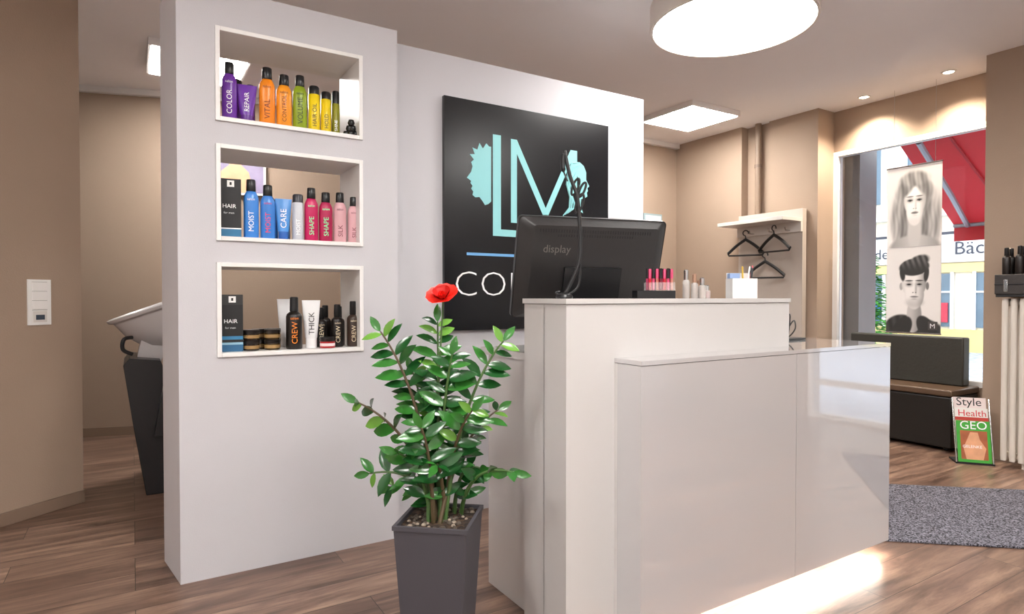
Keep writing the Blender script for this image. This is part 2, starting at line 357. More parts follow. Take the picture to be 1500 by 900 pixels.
for i,(x,y,l,r1,cc) in enumerate(((.02,.0,.13,.25,'#f2f2f2'),(.03,.01,.135,.35,'#c23a4a'),(.035,-.01,.125,.1,'#20242c'),(.015,.01,.13,-.1,'#d9b23c'),(.028,-.02,.12,.2,'#20242c'))):
    q=Mz@T(x,y,.005,ry=r1*.5); b.lathe([(.001,0),(.0035,.012),(.0035,l),(.002,l+.004)],mat('pen%d'%i,cc,.3),n=10,M=q)
b.obj('pen_holder')
b=MB(); cx0=2.64; b.tube(smooth([(cx0+x,1.80+y,z) for x,y,z in ((0,0,.976),(-.01,-.02,1.03),(.005,-.04,1.07),(.03,-.03,1.03),(.02,0,.99),(-.02,.02,1.0),(-.03,0,1.05),(.0,-.02,1.10),(.03,.0,1.04),(.03,.01,.98))]),.0032,M_BLACK); b.box(cx0+.02,cx0+.16,1.80,1.87,.973,.982,M_BLACK); b.obj('cable_charger')

# ---------------- potted plant ----------------
PX=FW*1.97+RT*(-.118*1.97)
M_POT=mat('anthracite_pot','#434147',.55,bump=.08,bscale=300)
b=MB(); rz=math.radians(-31.7-9); MPt=T(PX.x,PX.y,0,rz=rz); 
def ring(w,z): return [(-w,-w,z),(w,-w,z),(w,w,z),(-w,w,z)]
lv=[(.088,0),(.115,.462),(.119,.464),(.119,.477),(.108,.477),(.10,.44)]
vs=[];fs=[]
for w,z in lv: vs+=ring(w,z)
for j in range(len(lv)-1):
    for i in range(4): fs.append((j*4+i,j*4+(i+1)%4,(j+1)*4+(i+1)%4,(j+1)*4+i))
fs.append((3,2,1,0)); b.add(vs,fs,M_POT,MPt)
b.add(ring(.106,.466),[(0,1,2,3)],speckle('potting_soil','#1c1410','#4a3626',60),MPt)
for i in range(70):
    x,y=random.uniform(-.095,.095),random.uniform(-.095,.095); r=random.uniform(.005,.010)
    b.lathe([(.0,-r*.6),(r*.8,-r*.3),(r,0),(r*.7,r*.5),(0,r*.7)],mat('pebble','#97897a',.7) if i%3==0 else mat('pebble_dark','#4f453b',.7),n=7,M=MPt@T(x,y,.468),cap0=False,cap1=False)
def leafmat(n_,c_):
    m=mat(n_,c_,.2,var=.25,scale=20); m.node_tree.nodes['Principled BSDF'].inputs['Specular IOR Level'].default_value=.65; return m
greens=[leafmat('leaf_dark','#1a4e20'),leafmat('leaf_mid','#2f6e28'),leafmat('leaf_light','#64983a')]
M_STEM=mat('plant_stem','#456432',.5,var=.2); M_STEM2=mat('plant_stem_brown','#54452f',.5,var=.3)
def leaf(p,dirv,nrm,L,w,m):
    dirv=dirv.normalized(); side=dirv.cross(nrm).normalized(); nrm=side.cross(dirv).normalized()
    prof=[(0,.04),(.12,.5),(.3,.9),(.5,1),(.7,.82),(.87,.42),(1,.0)]
    vs=[];fs=[]
    for t,k in prof:
        c=p+dirv*(t*L)-nrm*(.16*L*t*t)
        vs+= [c+side*(k*w)+nrm*(k*w*.28),c,c-side*(k*w)+nrm*(k*w*.28)]
    for i in range(len(prof)-1):
        a=i*3; fs+= [(a,a+1,a+4,a+3),(a+1,a+2,a+5,a+4)]
    b.add(vs,fs,m)
stems=[(-.19,.0,1.07,-.03),(-.01,.03,1.10,-.0),(.205,.0,1.04,.04),(-.25,-.05,.85,-.03),(-.235,.04,.60,.0),(.235,-.05,.63,.05),(.11,-.08,.83,.03),(.045,-.05,1.00,.01),(-.10,.08,.93,-.04),(.185,.09,.80,.02),(-.12,-.09,.70,-.05),(.07,.1,.72,.02),(-.045,-.1,.78,-.02),(.13,.03,.62,.05),(-.02,.05,.92,.0),(.0,-.08,.66,.03),(-.17,.06,.55,-.03)]
for k,(dx,df,h,bx) in enumerate(stems):
    base=Vector((PX.x,PX.y,.46))+RT*(bx*.9+random.uniform(-.02,.02))+FW*random.uniform(-.05,.05)
    tip=Vector((PX.x,PX.y,h))+RT*dx+FW*df
    low=h<.7
    mid=base*.42+tip*.58+Vector((0,0,.10 if low else .07))-RT*dx*(.32)
    pts=[]
    for i in range(17):
        t=i/16; pts.append(base*(1-t)**2+mid*2*t*(1-t)+tip*t*t)
    b.tube(pts,[.0068*(1-.75*i/16)+.001 for i in range(17)],M_STEM if k%3 else M_STEM2,n=8)
    roll=random.uniform(-.6,.6)
    L0=(tip-base).length; t0=.34 if L0>.3 else .22; nl=max(4,int(L0*(1-t0)/.041))
    for j in range(nl):
        t=t0+(.97-t0)*j/(nl-1); i=min(15,int(t*16)); fr=t*16-i; p=pts[i].lerp(pts[i+1],fr); tg=(pts[i+1]-pts[i]).normalized()
        sv=(RT*math.cos(roll)+FW*math.sin(roll)); sv=(sv-tg*sv.dot(tg)).normalized(); nr=tg.cross(sv)
        if nr.dot(FW)>0: nr=-nr
        for sg in (-1,1):
            ln=(.084 if t>.45 else .074)*random.uniform(.82,1.15)*(1-.3*max(0,t-.8)/.2)
            dv=sv*sg*math.cos(.45)+tg*math.sin(.45)+nr*random.uniform(-.15,.4)+Vector((0,0,.0))
            g=greens[0] if random.random()<.6 else greens[1]
            if t>.88 and random.random()<.3: g=greens[2]
            if random.random()<.04: g=greens[2]
            leaf(p+tg*random.uniform(-.008,.008),dv,nr+Vector((0,0,.9))+sv*random.uniform(-.3,.3),ln,ln*random.uniform(.19,.235),g)
    leaf(pts[-1],(pts[-1]-pts[-2]),-FW+Vector((0,0,.2)),.06,.013,greens[1])
b.obj('potted_zz_plant',recalc=False)
# red artificial flower on stem
b=MB(); fc=Vector((PX.x,PX.y,1.175))+RT*.015-FW*.03
b.tube(smooth([Vector((PX.x+.01,PX.y,.47)),Vector((PX.x-.01,PX.y-.01,.8)),fc]),.003,M_STEM)
MR=[mat('petal_red','#ee2a1c',.45,var=.12,scale=30),mat('petal_dark','#c01812',.45,var=.1)]
fz=(Vector((0,0,1))*.80-FW*.58-RT*.15).normalized(); fx=RT-fz*RT.dot(fz); fx.normalize(); fy=fz.cross(fx)
MF_=basis(fc,fx,fy,fz)
for ringi,(n5,el,L,w) in enumerate(((6,.12,.053,.026),(5,.6,.042,.020),(4,1.1,.026,.012))):
    for i in range(n5):
        a=2*math.pi*(i+.4*ringi)/n5; dv=Vector((math.cos(a)*math.cos(el),math.sin(a)*math.cos(el),math.sin(el)))
        nr=Vector((-math.cos(a)*math.sin(el),-math.sin(a)*math.sin(el),math.cos(el)))
        side=dv.cross(nr); vs=[];fs=[]
        pr=[(0,.2),(.3,.8),(.6,1.1),(.85,1.0),(1,.55)]
        for t,kk in pr:
            cc=dv*t*L+nr*(.25*L*t*t); vs+=[cc+side*kk*w+nr*.3*w*kk,cc,cc-side*kk*w+nr*.3*w*kk]
        for q in range(4): s0=q*3; fs+=[(s0,s0+1,s0+4,s0+3),(s0+1,s0+2,s0+5,s0+4)]
        b.add(vs,fs,MR[ringi%2],MF_)
b.lathe([(0,-.002),(.006,.002),(.007,.012),(.0,.018)],mat('flower_centre','#2c1410',.6),n=10,M=MF_,cap0=False,cap1=False)
b.lathe([(.003,-.014),(.009,-.004),(.010,.0)],greens[0],n=10,M=MF_)
b.obj('red_flower',recalc=False)

# ---------------- niche products ----------------
def bottle(x,y,z,w,h,col,name='shampoo_bottle',txt=None,tc='#ffffff',cap='#121214',shape='oval',capf=.2,rough=.3):
    b=MB(); m=mat('prod_'+col,col,rough,var=.03); mc=mat('cap_'+cap,cap,.3,var=.03); mt=mat('ink_'+tc,tc,.5,var=.01)
    M=T(x,y,z,rz=-.13); r=w/2; hb=h*(1-capf)
    if shape=='oval':
        sy=.62; b.lathe([(r*.9,0),(r,.004),(r,hb*.8),(r*.96,hb*.88),(r*.78,hb*.95),(r*.6,hb)],m,n=28,sy=sy,M=M)
        b.lathe([(r*.6,hb),(r*.64,hb+.002),(r*.6,h-.003),(r*.52,h)],mc,n=24,sy=.8,M=M)
    elif shape=='round':
        sy=1; b.lathe([(r*.92,0),(r,.004),(r,hb*.86),(r*.9,hb*.93),(r*.5,hb)],m,n=24,M=M)
        b.lathe([(r*.5,hb),(r*.55,hb+.002),(r*.52,h-.003),(r*.42,h)],mc,n=20,M=M)
    elif shape=='can':
        sy=1; b.lathe([(r*.95,0),(r,.003),(r,hb),(r*.85,hb+.006)],m,n=24,M=M); b.lathe([(r*.9,hb+.004),(r*.9,h-.006),(r*.75,h)],mc,n=24,M=M)
    elif shape=='tube':
        sy=.5
        n=24; vs=[];fs=[]; lv=[(r*.62,r*.55,h*.2),(r*.66,r*.55,h*.22),(r*.85,r*.35,h*.6),(r*1.0,r*.05,h*.98),(r*1.0,r*.04,h)]
        for a1,b1,zz in lv:
            for i in range(n):
                a=2*math.pi*i/n; vs.append((a1*math.cos(a),b1*math.sin(a),zz))
        for j in range(4):
            for i in range(n): fs.append((j*n+i,j*n+(i+1)%n,(j+1)*n+(i+1)%n,(j+1)*n+i))
        fs+= [tuple(range(n)),tuple(4*n+i for i in range(n))]; b.add(vs,fs,m,M)
        b.lathe([(r*.58,0),(r*.6,.003),(r*.6,h*.2)],mc,n=24,sy=.9,M=M)
    if txt:
        yy=-(r*sy if shape!='tube' else r*.5)-.0012; ts=min(w*.5,.035); v,f=textgeo(txt,ts,0); tw=max(p.x for p in v)
        sc=min(1.0,hb*.62/tw)
        z0=hb*.14 if shape!='tube' else h*.28
        R=basis((ts*.32*sc,yy,z0),(0,0,1),(-1,0,0),(0,-1,0))@Matrix.Scale(sc,4)
        b.text(txt,ts,mt,M@R)
        if shape in('oval','round'):
            b.text('salon',ts*.5,mt,M@onY(-ts*.55,yy,hb*.86-.012))
    b.obj(name)
def carton(x,y,z,w,h,dp,cols,name='product_carton'):
    b=MB(); M=T(x,y,z,rz=-.13); n=len(cols)
    z0=0
    for fr,c in cols:
        b.box(-w/2,w/2,-dp/2,dp/2,z0,z0+fr*h,mat('carton_'+c,c,.45,var=.03),M); z0+=fr*h
    b.text('HAIR',.024,mat('ink_#ffffff','#ffffff',.5),M@onY(-w*.40,-dp/2-.001,h*.5)); b.text('for men',.013,mat('ink_#cccccc','#cccccc',.5),M@onY(-w*.34,-dp/2-.001,h*.4))
    b.box(-.014,.014,-dp/2-.002,-dp/2,h*.86,h*.97,mat('label_white','#f2f2f0',.5),M); b.box(-.004,.004,-dp/2-.003,-dp/2-.002,h*.89,h*.94,M_BLACK,M)
    b.obj(name)
X=lambda p:.359+(p-337)*.003
zs=(1.937,1.437,.946)
z=zs[0]
bottle(X(338),2.90,z,.060,.252,'#6a2c9c',txt='COLOR'); bottle(X(352),3.0,z,.05,.215,'#5a2386',shape='can'); bottle(X(371),3.0,z,.04,.2,'#6a2c9c',shape='can')
bottle(X(361),2.90,z,.084,.168,'#6b2fa3',name='hair_cream_tube',txt='REPAIR',shape='tube',cap='#5a2386')
bottle(X(389),2.90,z,.066,.258,'#f08a12',txt='VITAL',tc='#7a2b00'); bottle(X(413),2.90,z,.066,.24,'#f39a1d',txt='CONTROL',tc='#7a2b00')
bottle(X(436),2.90,z,.062,.25,'#8fa61c',txt='VOLUME',tc='#233000'); bottle(X(457),2.90,z,.052,.212,'#f0d20f',txt='HAIR OIL',tc='#333300',shape='can'); bottle(X(475),2.90,z,.048,.195,'#ecce10',txt='HOLD',tc='#333300',shape='can')
bottle(X(491),2.91,z,.038,.21,'#8b8a22',txt='SHINE',shape='can',capf=.3); bottle(X(499),2.99,z,.036,.15,'#77771e',shape='round',capf=.3)
b=MB()
for i,(dx,dy,dz) in enumerate(((0,0,0),(.032,.004,0),(.016,-.022,0),(.014,.0,.028),(.036,-.018,0),(.028,-.008,.028),(.02,-.01,.054))):
    s_=1.25; b.lathe([(0,0),(.010*s_,.002),(.0135*s_,.014),(.010*s_,.028),(0,.031)],mat('black_gloss','#0c0c0e',.15),n=14,M=T(X(507)+dx,2.90+dy,z+dz),cap0=False,cap1=False)
b.obj('black_capsule_cluster')
z=zs[1]
carton(X(339),2.905,z,.082,.25,.06,((.14,'#2a6f95'),(.02,'#f0f0f0'),(.68,'#141416'),(.16,'#201f20')))
for p,w,h,c,t,sh,k in ((366,.062,.258,'#3f86d8','MOIST','oval','#101012'),(389,.062,.24,'#3b7fd0','MOIST','oval','#101012'),(432,.050,.21,'#c9ccd4','MOIST','can','#3a3a40'),(452,.060,.245,'#c2185b','SHAPE','oval','#101012'),(474,.062,.23,'#b0174f','SHAPE','oval','#101012'),(496,.060,.235,'#d9a8ae','SILK','oval','#101012'),(518,.056,.22,'#d7a7ad','SILK','oval','#101012')):
    bottle(X(p),2.90,z,w,h,c,txt=t,shape=sh,cap=k,tc='#7cf0b0' if c=='#b0174f' or c=='#c2185b' else ('#e04a6a' if c in('#3b7fd0',) else ('#7a3a44' if c[1]=='d' else '#ffffff')))
bottle(X(411),2.90,z,.072,.185,'#4a8fd6',name='hair_cream_tube',txt='CARE',shape='tube',cap='#2a5fae')
for p,c in ((402,'#4a8fd6'),(420,'#6aa0dd'),(441,'#a91650'),(462,'#8f1244'),(482,'#c79aa0')): bottle(X(p),3.0,z,.045,.19,c,shape='can')
z=zs[2]
carton(X(340),2.905,z,.084,.245,.06,((.12,'#2a5f85'),(.04,'#8fb7cc'),(.05,'#141416'),(.06,'#2f77a3'),(.55,'#141416'),(.18,'#2b2a2a')))
for p,dy,c in ((365,0,'#2a1d14'),(380,.07,'#3a2a1a'),(394,0,'#3d2c14'),(400,.08,'#2a2018')):
    b=MB(); M=T(X(p),2.90+dy,z); 
    for q in (0,.046): b.lathe([(.031,q),(.033,q+.003),(.033,q+.028)],mat('jar_'+c,c,.25),n=28,M=M); b.lathe([(.0335,q+.028),(.0345,q+.030),(.0345,q+.042),(.032,q+.045)],mat('jar_lid','#17120f',.3),n=28,M=M); b.lathe([(.0334,q+.008),(.0334,q+.022)],mat('jar_label','#9a7a4a',.5),n=28,M=M,cap0=False,cap1=False)
    b.obj('pomade_jar')
bottle(X(424),3.05,z,.08,.225,'#e9e9ea',name='hair_cream_tube',shape='tube',cap='#dddddd')
bottle(X(425),2.89,z,.070,.235,'#1a1512',txt='CREW',tc='#f08a2a',shape='round',capf=.28)
bottle(X(451),2.90,z,.082,.22,'#ececec',name='hair_cream_tube',txt='THICK',tc='#222222',shape='tube',cap='#f4f4f4')
for p,h,c,y in ((470,.185,'#1c1816',2.95),(481,.195,'#221a16',3.0),(492,.20,'#17110f',2.91),(502,.19,'#1d1613',2.99),(516,.215,'#3a2a22',2.90)): bottle(X(p),y,z,.056,h,c,txt='CREW' if y<2.96 else None,tc='#e0d0b0',shape='round',capf=.3)
b=MB(); M=T(X(473),2.868,z); b.lathe([(.032,0),(.034,.003),(.034,.03)],mat('jar_red','#b01f24',.3),n=28,M=M); b.lathe([(.034,.03),(.035,.032),(.035,.048),(.033,.05)],mat('jar_black','#161414',.3),n=28,M=M); b.lathe([(.0343,.009),(.0343,.022)],mat('jar_lab2','#f0dede',.5),n=28,M=M,cap0=False,cap1=False); b.obj('pomade_jar')

# ---------------- light switch ----------------
q=Vector((-.431,4.163,0)); ex=Vector((.797,.604,0)); ezv=Vector((.604,-.797,0))
MS=basis(Vector((q.x,q.y,1.03)),ex,(0,0,1),ezv)
b=MB(); b.box(-.058,.058,0,.245,0,.009,M_WHITE,MS)
for i in range(3): b.box(-.036,.036,.085+i*.05,.131+i*.05,.009,.014,mat('switch_rocker','#f7f5f2',.25),MS)
for i in range(4): b.box(-.038,.038,.080+i*.05,.0825+i*.05,.009,.0095,mat('switch_gap','#8a8782',.5),MS)
b.box(-.034,.034,.015,.075,.009,.013,mat('switch_frame','#dcd8d2',.3),MS); b.box(-.022,.022,.028,.055,.013,.0145,mat('switch_display','#3a4654',.2),MS)
b.obj('light_switch',bevel=.001)

# ---------------- wash chair ----------------
b=MB(); MB_=mat('black_vinyl','#161517',.38,bump=.1,bscale=40); MC_=mat('basin_ceramic','#c6c1c0',.22,var=.02)
bowl=[(.03,-.26),(.12,-.25),(.21,-.19),(.28,-.09),(.31,.0),(.335,.012),(.34,.03),(.32,.035),(.29,.01),(.25,-.08),(.18,-.17),(.08,-.22),(0,-.225)]
Mq=T(.19,4.5,1.12,ry=-.36); b.lathe(bowl,MC_,n=40,sy=.86,M=Mq,cap1=False)
b.prism([(-.02,.62),(.10,.62),(.18,.88),(.05,.95)],-.11,.11,MC_,basis((0,4.5,0),(1,0,0),(0,0,1),(0,-1,0)))
prof=[(.06,.0),(.62,.0),(.66,.06),(.66,.34),(.60,.36),(.30,.38),(.26,.46),(.14,.80),(-.02,.82),(-.05,.78),(.0,.40)]
PB=basis((0,4.5,0),(1,0,0),(0,0,1),(0,-1,0))
b.prism(prof,-.27,.27,MB_,PB)
b.prism([(.28,.38),(.72,.36),(.76,.42),(.72,.50),(.30,.50)],-.23,.23,MB_,PB)
b.prism([(.26,.48),(.34,.50),(.36,.95),(.30,1.0),(.22,.9)],-.22,.22,MB_,PB)
for s in (-1,1):
    b.prism([(.1,.36),(.70,.36),(.74,.62),(.70,.68),(.16,.70)],s*.30-.035,s*.30+.035,MB_,PB)
b.tube(smooth([(-.0,4.30,.94),(-.045,4.28,.93),(-.05,4.28,.87),(-.0,4.28,.84)]),.012,M_BLACK)
b.obj('salon_wash_chair',bevel=.012,seg=3)

# back poster
pd=Vector((6,-1.91,0)).normalized(); pn=Vector((-.303,-.953,0)); po=Vector((.55,5.99,0))+pn*.02
MPq=basis((po.x,po.y,2.08),pd,(0,0,1),pn)
b=MB(); b.box(0,.5,0,.5,0,.012,M_TRIMW,MPq); b.box(.02,.48,.02,.48,.012,.014,mat('poster_bg','#8a7f9a',.5,var=.5,scale=5),MPq)
b.poly([(.1,.02,.015),(.4,.02,.015),(.36,.2,.015),(.3,.26,.015),(.32,.38,.015),(.25,.43,.015),(.17,.38,.015),(.2,.26,.015),(.13,.2,.015)],mat('poster_fig','#d9a07a',.5,var=.3,scale=9),MPq); b.obj('wall_poster')
b=MB(); b.box(4.86,5.14,5.07,5.098,1.96,2.12,mat('mirror_frame','#8fa3a8',.4)); b.box(4.88,5.12,5.064,5.07,1.98,2.10,mat('sign_pale','#c9d6da',.2)); b.obj('framed_sign')

# heating pipe
b=MB(); b.lathe([(.03,0),(.03,H)],mat('painted_pipe','#8b7766',.5),n=20,M=T(5.44,4.03,0)); 
for zz in (.4,2.5): b.lathe([(.036,0),(.036,.03)],mat('pipe_clip','#7a6659',.5),n=20,M=T(5.44,4.03,zz))
b.obj('heating_pipe')

# coat rack
b=MB(); b.box(5.385,5.445,3.50,4.22,.35,2.02,mat('coatrack_panel','#b5aba2',.4)); b.box(5.08,5.385,3.50,4.24,1.895,1.93,mat('coatrack_shelf','#cfc9c3',.35)); b.box(5.36,5.385,3.50,4.22,1.80,1.895,mat('coatrack_shelf','#cfc9c3',.35))
for yy in (3.62,3.80,4.02):
    b.tube([(5.385,yy,1.82),(5.30,yy,1.82),(5.29,yy,1.85)],.008,M_CHROME)
b.obj('wall_coat_rack',bevel=.003)
def hanger(x,y,z,rz,w=.17):
    b=MB(); M=T(x,y,z,rz=rz)
    hook=[(0,.026*math.sin(a),-.026+.026*math.cos(a)) for a in [math.radians(-110+i*20) for i in range(15)]]
    b.tube([Vector(p) for p in hook]+[Vector((0,0,-.065)),Vector((0,0,-.095))],.006,M_BLACK,M=M)
    b.tube(smooth([(0,0,-.09),(0,-w*.5,-.15),(0,-w,-.23)],4),.015,M_BLACK,M=M); b.tube(smooth([(0,0,-.09),(0,w*.5,-.15),(0,w,-.23)],4),.015,M_BLACK,M=M)
    b.tube([(0,-w,-.23),(0,-w*.95,-.25),(0,w*.95,-.25),(0,w,-.23)],.009,M_BLACK,M=M); b.obj('coat_hanger')
hanger(5.25,4.03,1.85,.5,.17); hanger(5.25,3.71,1.87,-.2,.20); hanger(5.27,3.82,1.62,.35,.18)

# ---------------- bench ----------------
ML=mat('bench_leather','#1b1917',.4,bump=.12,bscale=35); ML2=mat('bench_backrest','#35342f',.5,bump=.15,bscale=50)
b=MB(); b.box(5.25,5.69,2.19,3.36,.03,.42,ML); b.box(5.235,5.69,2.18,3.37,.425,.475,mat('bench_seat_reflection','#5a4636',.35)); b.box(5.53,5.64,2.23,3.12,.477,.86,ML2)  # seat top: tan reflection on the black seat put into its colour
for x in (5.30,5.62):
    for y in (2.25,3.3): b.box(x,x+.04,y-.02,y+.02,0,.03,M_BLACK)
b.obj('waiting_bench',bevel=.012,seg=3)

# ---------------- magazine rack ----------------
b=MB(); MR0=Matrix.Translation((5.05,1.96,0))@basis((0,0,0),(.62,-.785,0),(.785,.62,0),(0,0,1))
b.box(-.115,.115,-.02,.14,0,.012,M_MATTE,MR0)
for s in (-.11,.11): b.tube([(s,-.01,.01),(s,.10,.45)],.005,M_CHROME,M=MR0)
mags=[(.0,.0,'#3fa535','GEO','#ffffff'),(.04,.085,'#e8e4de','Health','#d02030'),(.08,.155,'#e8d9d6','Style','#1a1a1a')]
for i,(yy,zz,c,t,tc) in enumerate(mags):
    Mg=MR0@Matrix.Translation((-.10,yy-.015,.014+zz))@Matrix.Rotation(math.radians(78),4,'X')
    b.box(0,.20,0,.29,-.006,0,mat('mag_'+c,c,.3),Mg)
    v,f=textgeo(t,.06,0); sc=min(1.35,.17/max(p.x for p in v)); b.text(t,.06,mat('ink_'+tc,tc,.5),Mg@Matrix.Translation((.018,.232,.001))@Matrix.Scale(sc,4))
    if i==0:
        b.poly([(.02,.02,.0006),(.18,.02,.0006),(.18,.22,.0006),(.02,.22,.0006)],mat('mag_photo','#a85c34',.35,var=.5,scale=14),Mg)
        b.poly([(.05,.02,.001),(.15,.02,.001),(.17,.1,.001),(.135,.16,.001),(.125,.21,.001),(.08,.21,.001),(.06,.16,.001),(.035,.1,.001)],mat('mag_fig','#e0a47c',.35,var=.3,scale=14),Mg)
        b.text('GELENKE',.028,mat('ink_#ffffff','#ffffff',.5),Mg@Matrix.Translation((.03,.10,.002)))
    if i==1: b.box(0,.20,.20,.225,0,.0006,mat('mag_strip','#c23a30',.4),Mg)
b.obj('magazine_rack')

# ---------------- radiator ----------------
b=MB(); MRd=mat('radiator_enamel','#d6cec4',.35,var=.02)
for i in range(16):
    y=1.82-i*.05
    for xx in (5.13,5.23): b.lathe([(.017,.05),(.019,.08),(.019,1.14),(.017,1.17)],MRd,n=12,M=T(xx,y,0))
    b.box(5.125,5.235,y-.012,y+.012,.05,.10,MRd); b.box(5.125,5.235,y-.012,y+.012,1.12,1.17,MRd)
b.tube([(5.18,1.04,.075),(5.18,1.84,.075)],.018,MRd,n=12); b.tube([(5.18,1.04,1.145),(5.18,1.84,1.145)],.018,MRd,n=12)
for y in (1.2,1.72): b.box(5.17,5.19,y-.01,y+.01,0,.06,MRd); b.box(5.24,5.315,y-.01,y+.01,.9,.92,MRd)
b.obj('radiator',bevel=0)
b=MB(); b.box(5.08,5.315,1.02,1.86,1.18,1.20,M_MATTE); b.box(5.075,5.315,1.02,1.865,1.20,1.335,mat('leather_case','#35302e',.45,bump=.3,bscale=40)); 
for y in (1.80,1.6,1.4,1.1): b.box(5.068,5.076,y-.012,y+.012,1.215,1.30,M_CHROME)
b.box(5.07,5.076,1.02,1.865,1.262,1.272,M_MATTE); b.obj('radiator_shelf_box',bevel=.004)
for i in range(6):
    for j in range(2): bottle(5.14+j*.08,1.82-i*.075,1.336,.05,.185+.01*(i%2),'#1c1614',name='styling_product_bottle',shape='round',txt=None,capf=.3)

# ---------------- window banner ----------------
b=MB(); by0,bw,bz0,bh=2.82,.42,.88,1.40; xb=5.55
b.box(xb,xb+.003,by0-bw,by0,bz0,bz0+bh,mat('banner_print','#ece9e8',.6,var=.02,scale=3))
b.tube([(xb,by0+.005,bz0+bh),(xb,by0-bw-.005,bz0+bh)],.007,M_CHROME); b.tube([(xb,by0+.005,bz0),(xb,by0-bw-.005,bz0)],.007,M_CHROME)
for yy in (by0-.05,by0-bw+.05): b.tube([(xb,yy,bz0+bh),(xb,yy,H)],.0015,M_CHROME,n=5)
b.text('M',.055,M_SW,onX(xb-.008,by0-.342,.925)); b.poly([(xb-.006,by0-.33,.91),(xb-.006,by0-.40,.91),(xb-.006,by0-.40,.98),(xb-.006,by0-.33,.98)],mat('banner_logo','#4a4644',.5))
banner=b.obj('portrait_banner',recalc=False)
def ss(e0,e1,x):
    t=max(0,min(1,(x-e0)/(e1-e0))); return t*t*(3-2*t)
def El(u,v,cx,cz,rx,rz,soft=.12,rot=0):
    x,y=u-cx,v-cz
    if rot: c_,s_=math.cos(rot),math.sin(rot); x,y=x*c_+y*s_,-x*s_+y*c_
    d_=math.sqrt((x/rx)**2+(y/rz)**2); return 1-ss(1-soft,1+soft,d_)
def mixv(a,b_,t): return a+(b_-a)*t
def woman(u,v):
    g=238-10*v
    w=math.sin(u*30+1.6*math.sin(v*5)+v*2)*.5+.5; w2=math.sin(u*83+1.5*math.sin(v*9+1))*.5+.5
    hc=135+42*w+22*w2-30*ss(.25,.0,abs(u-.5)-.15)
    g=mixv(g,hc,max(El(u,v,.50,.98,.33,.50,.2),El(u,v,.26,.42,.17,.55,.35,.12),El(u,v,.80,.42,.18,.58,.35,-.1)))
    g=mixv(g,205-60*abs(u-.52)*2,El(u,v,.52,-.02,.46,.26,.12)); g=mixv(g,155+45*ss(.3,.1,abs(u-.5)),El(u,v,.52,.28,.12,.32,.15))
    f=max(El(u,v,.52,.93,.20,.32,.07),El(u,v,.52,.74,.155,.32,.08))
    fc_=244-62*ss(.08,.23,abs(u-.50))-18*ss(.65,.5,v); g=mixv(g,fc_,f)
    g=mixv(g,hc*.95,El(u,v,.36,1.20,.12,.24,.3,-.6)); g=mixv(g,hc*.95,El(u,v,.70,1.19,.12,.25,.3,.6)); g=mixv(g,hc*1.08,El(u,v,.52,1.34,.26,.14,.3))
    for cx in (.435,.605):
        g=mixv(g,165,El(u,v,cx,.93,.062,.05,.7)*.7); g=mixv(g,105,El(u,v,cx,1.0,.06,.012,.6)); g=mixv(g,75,El(u,v,cx,.925,.047,.020,.35)); g=mixv(g,30,El(u,v,cx,.924,.02,.02,.3))
    g=mixv(g,190,El(u,v,.54,.83,.018,.10,.9)*.6); g=mixv(g,140,El(u,v,.50,.76,.012,.009,.6)); g=mixv(g,140,El(u,v,.545,.76,.012,.009,.6))
    g=mixv(g,130,El(u,v,.522,.675,.062,.024,.35)); g=mixv(g,85,El(u,v,.522,.677,.055,.005,.6)); g=mixv(g,200,El(u,v,.52,.62,.05,.012,.9)*.5)
    return g
def man(u,v):
    g=240-10*v
    g=mixv(g,52+14*math.sin(u*40+v*8),max(El(u,v,.5,-.05,.60,.36,.06),El(u,v,.25,.10,.30,.24,.1,.4)))
    g=mixv(g,150+45*ss(.65,.45,u),max(El(u,v,.53,.34,.135,.34,.08),El(u,v,.5,.18,.09,.2,.1)))
    g=mixv(g,44,El(u,v,.30,.06,.16,.28,.08,-.5)); g=mixv(g,48,El(u,v,.76,.08,.15,.28,.08,.5))
    f=max(El(u,v,.52,.98,.225,.30,.05),El(u,v,.53,.76,.175,.30,.06))
    fc_=234-95*ss(.54,.78,u)-28*ss(.40,.28,u)-22*ss(.7,.5,v)
    g=mixv(g,165,El(u,v,.285,.92,.032,.075,.2)); g=mixv(g,115,El(u,v,.765,.92,.028,.075,.2)); g=mixv(g,fc_,f)
    g=mixv(g,fc_*.82,El(u,v,.53,.60,.15,.09,.5)*.5)
    hh=max(El(u,v,.52,1.30,.275,.17,.08,.1),El(u,v,.305,1.18,.05,.15,.2,.1),El(u,v,.745,1.16,.045,.15,.2,-.1),El(u,v,.60,1.40,.20,.12,.2,.4))
    g=mixv(g,46+60*(math.sin(u*60+v*20)*.5+.5)*ss(1.2,1.45,v),hh)
    for cx in (.43,.62):
        g=mixv(g,140,El(u,v,cx,.96,.065,.05,.7)*.6); g=mixv(g,62,El(u,v,cx,1.03,.066,.014,.5)); g=mixv(g,65,El(u,v,cx,.955,.044,.017,.35)); g=mixv(g,20,El(u,v,cx,.955,.018,.018,.3))
    g=mixv(g,150,El(u,v,.56,.87,.018,.10,.9)*.7); g=mixv(g,110,El(u,v,.505,.795,.013,.009,.6)); g=mixv(g,100,El(u,v,.555,.795,.013,.009,.6))
    g=mixv(g,150,El(u,v,.53,.71,.068,.020,.4)); g=mixv(g,80,El(u,v,.53,.714,.062,.005,.6)); g=mixv(g,150,El(u,v,.53,.665,.045,.012,.9)*.6)
    return g
PM=print_mat()
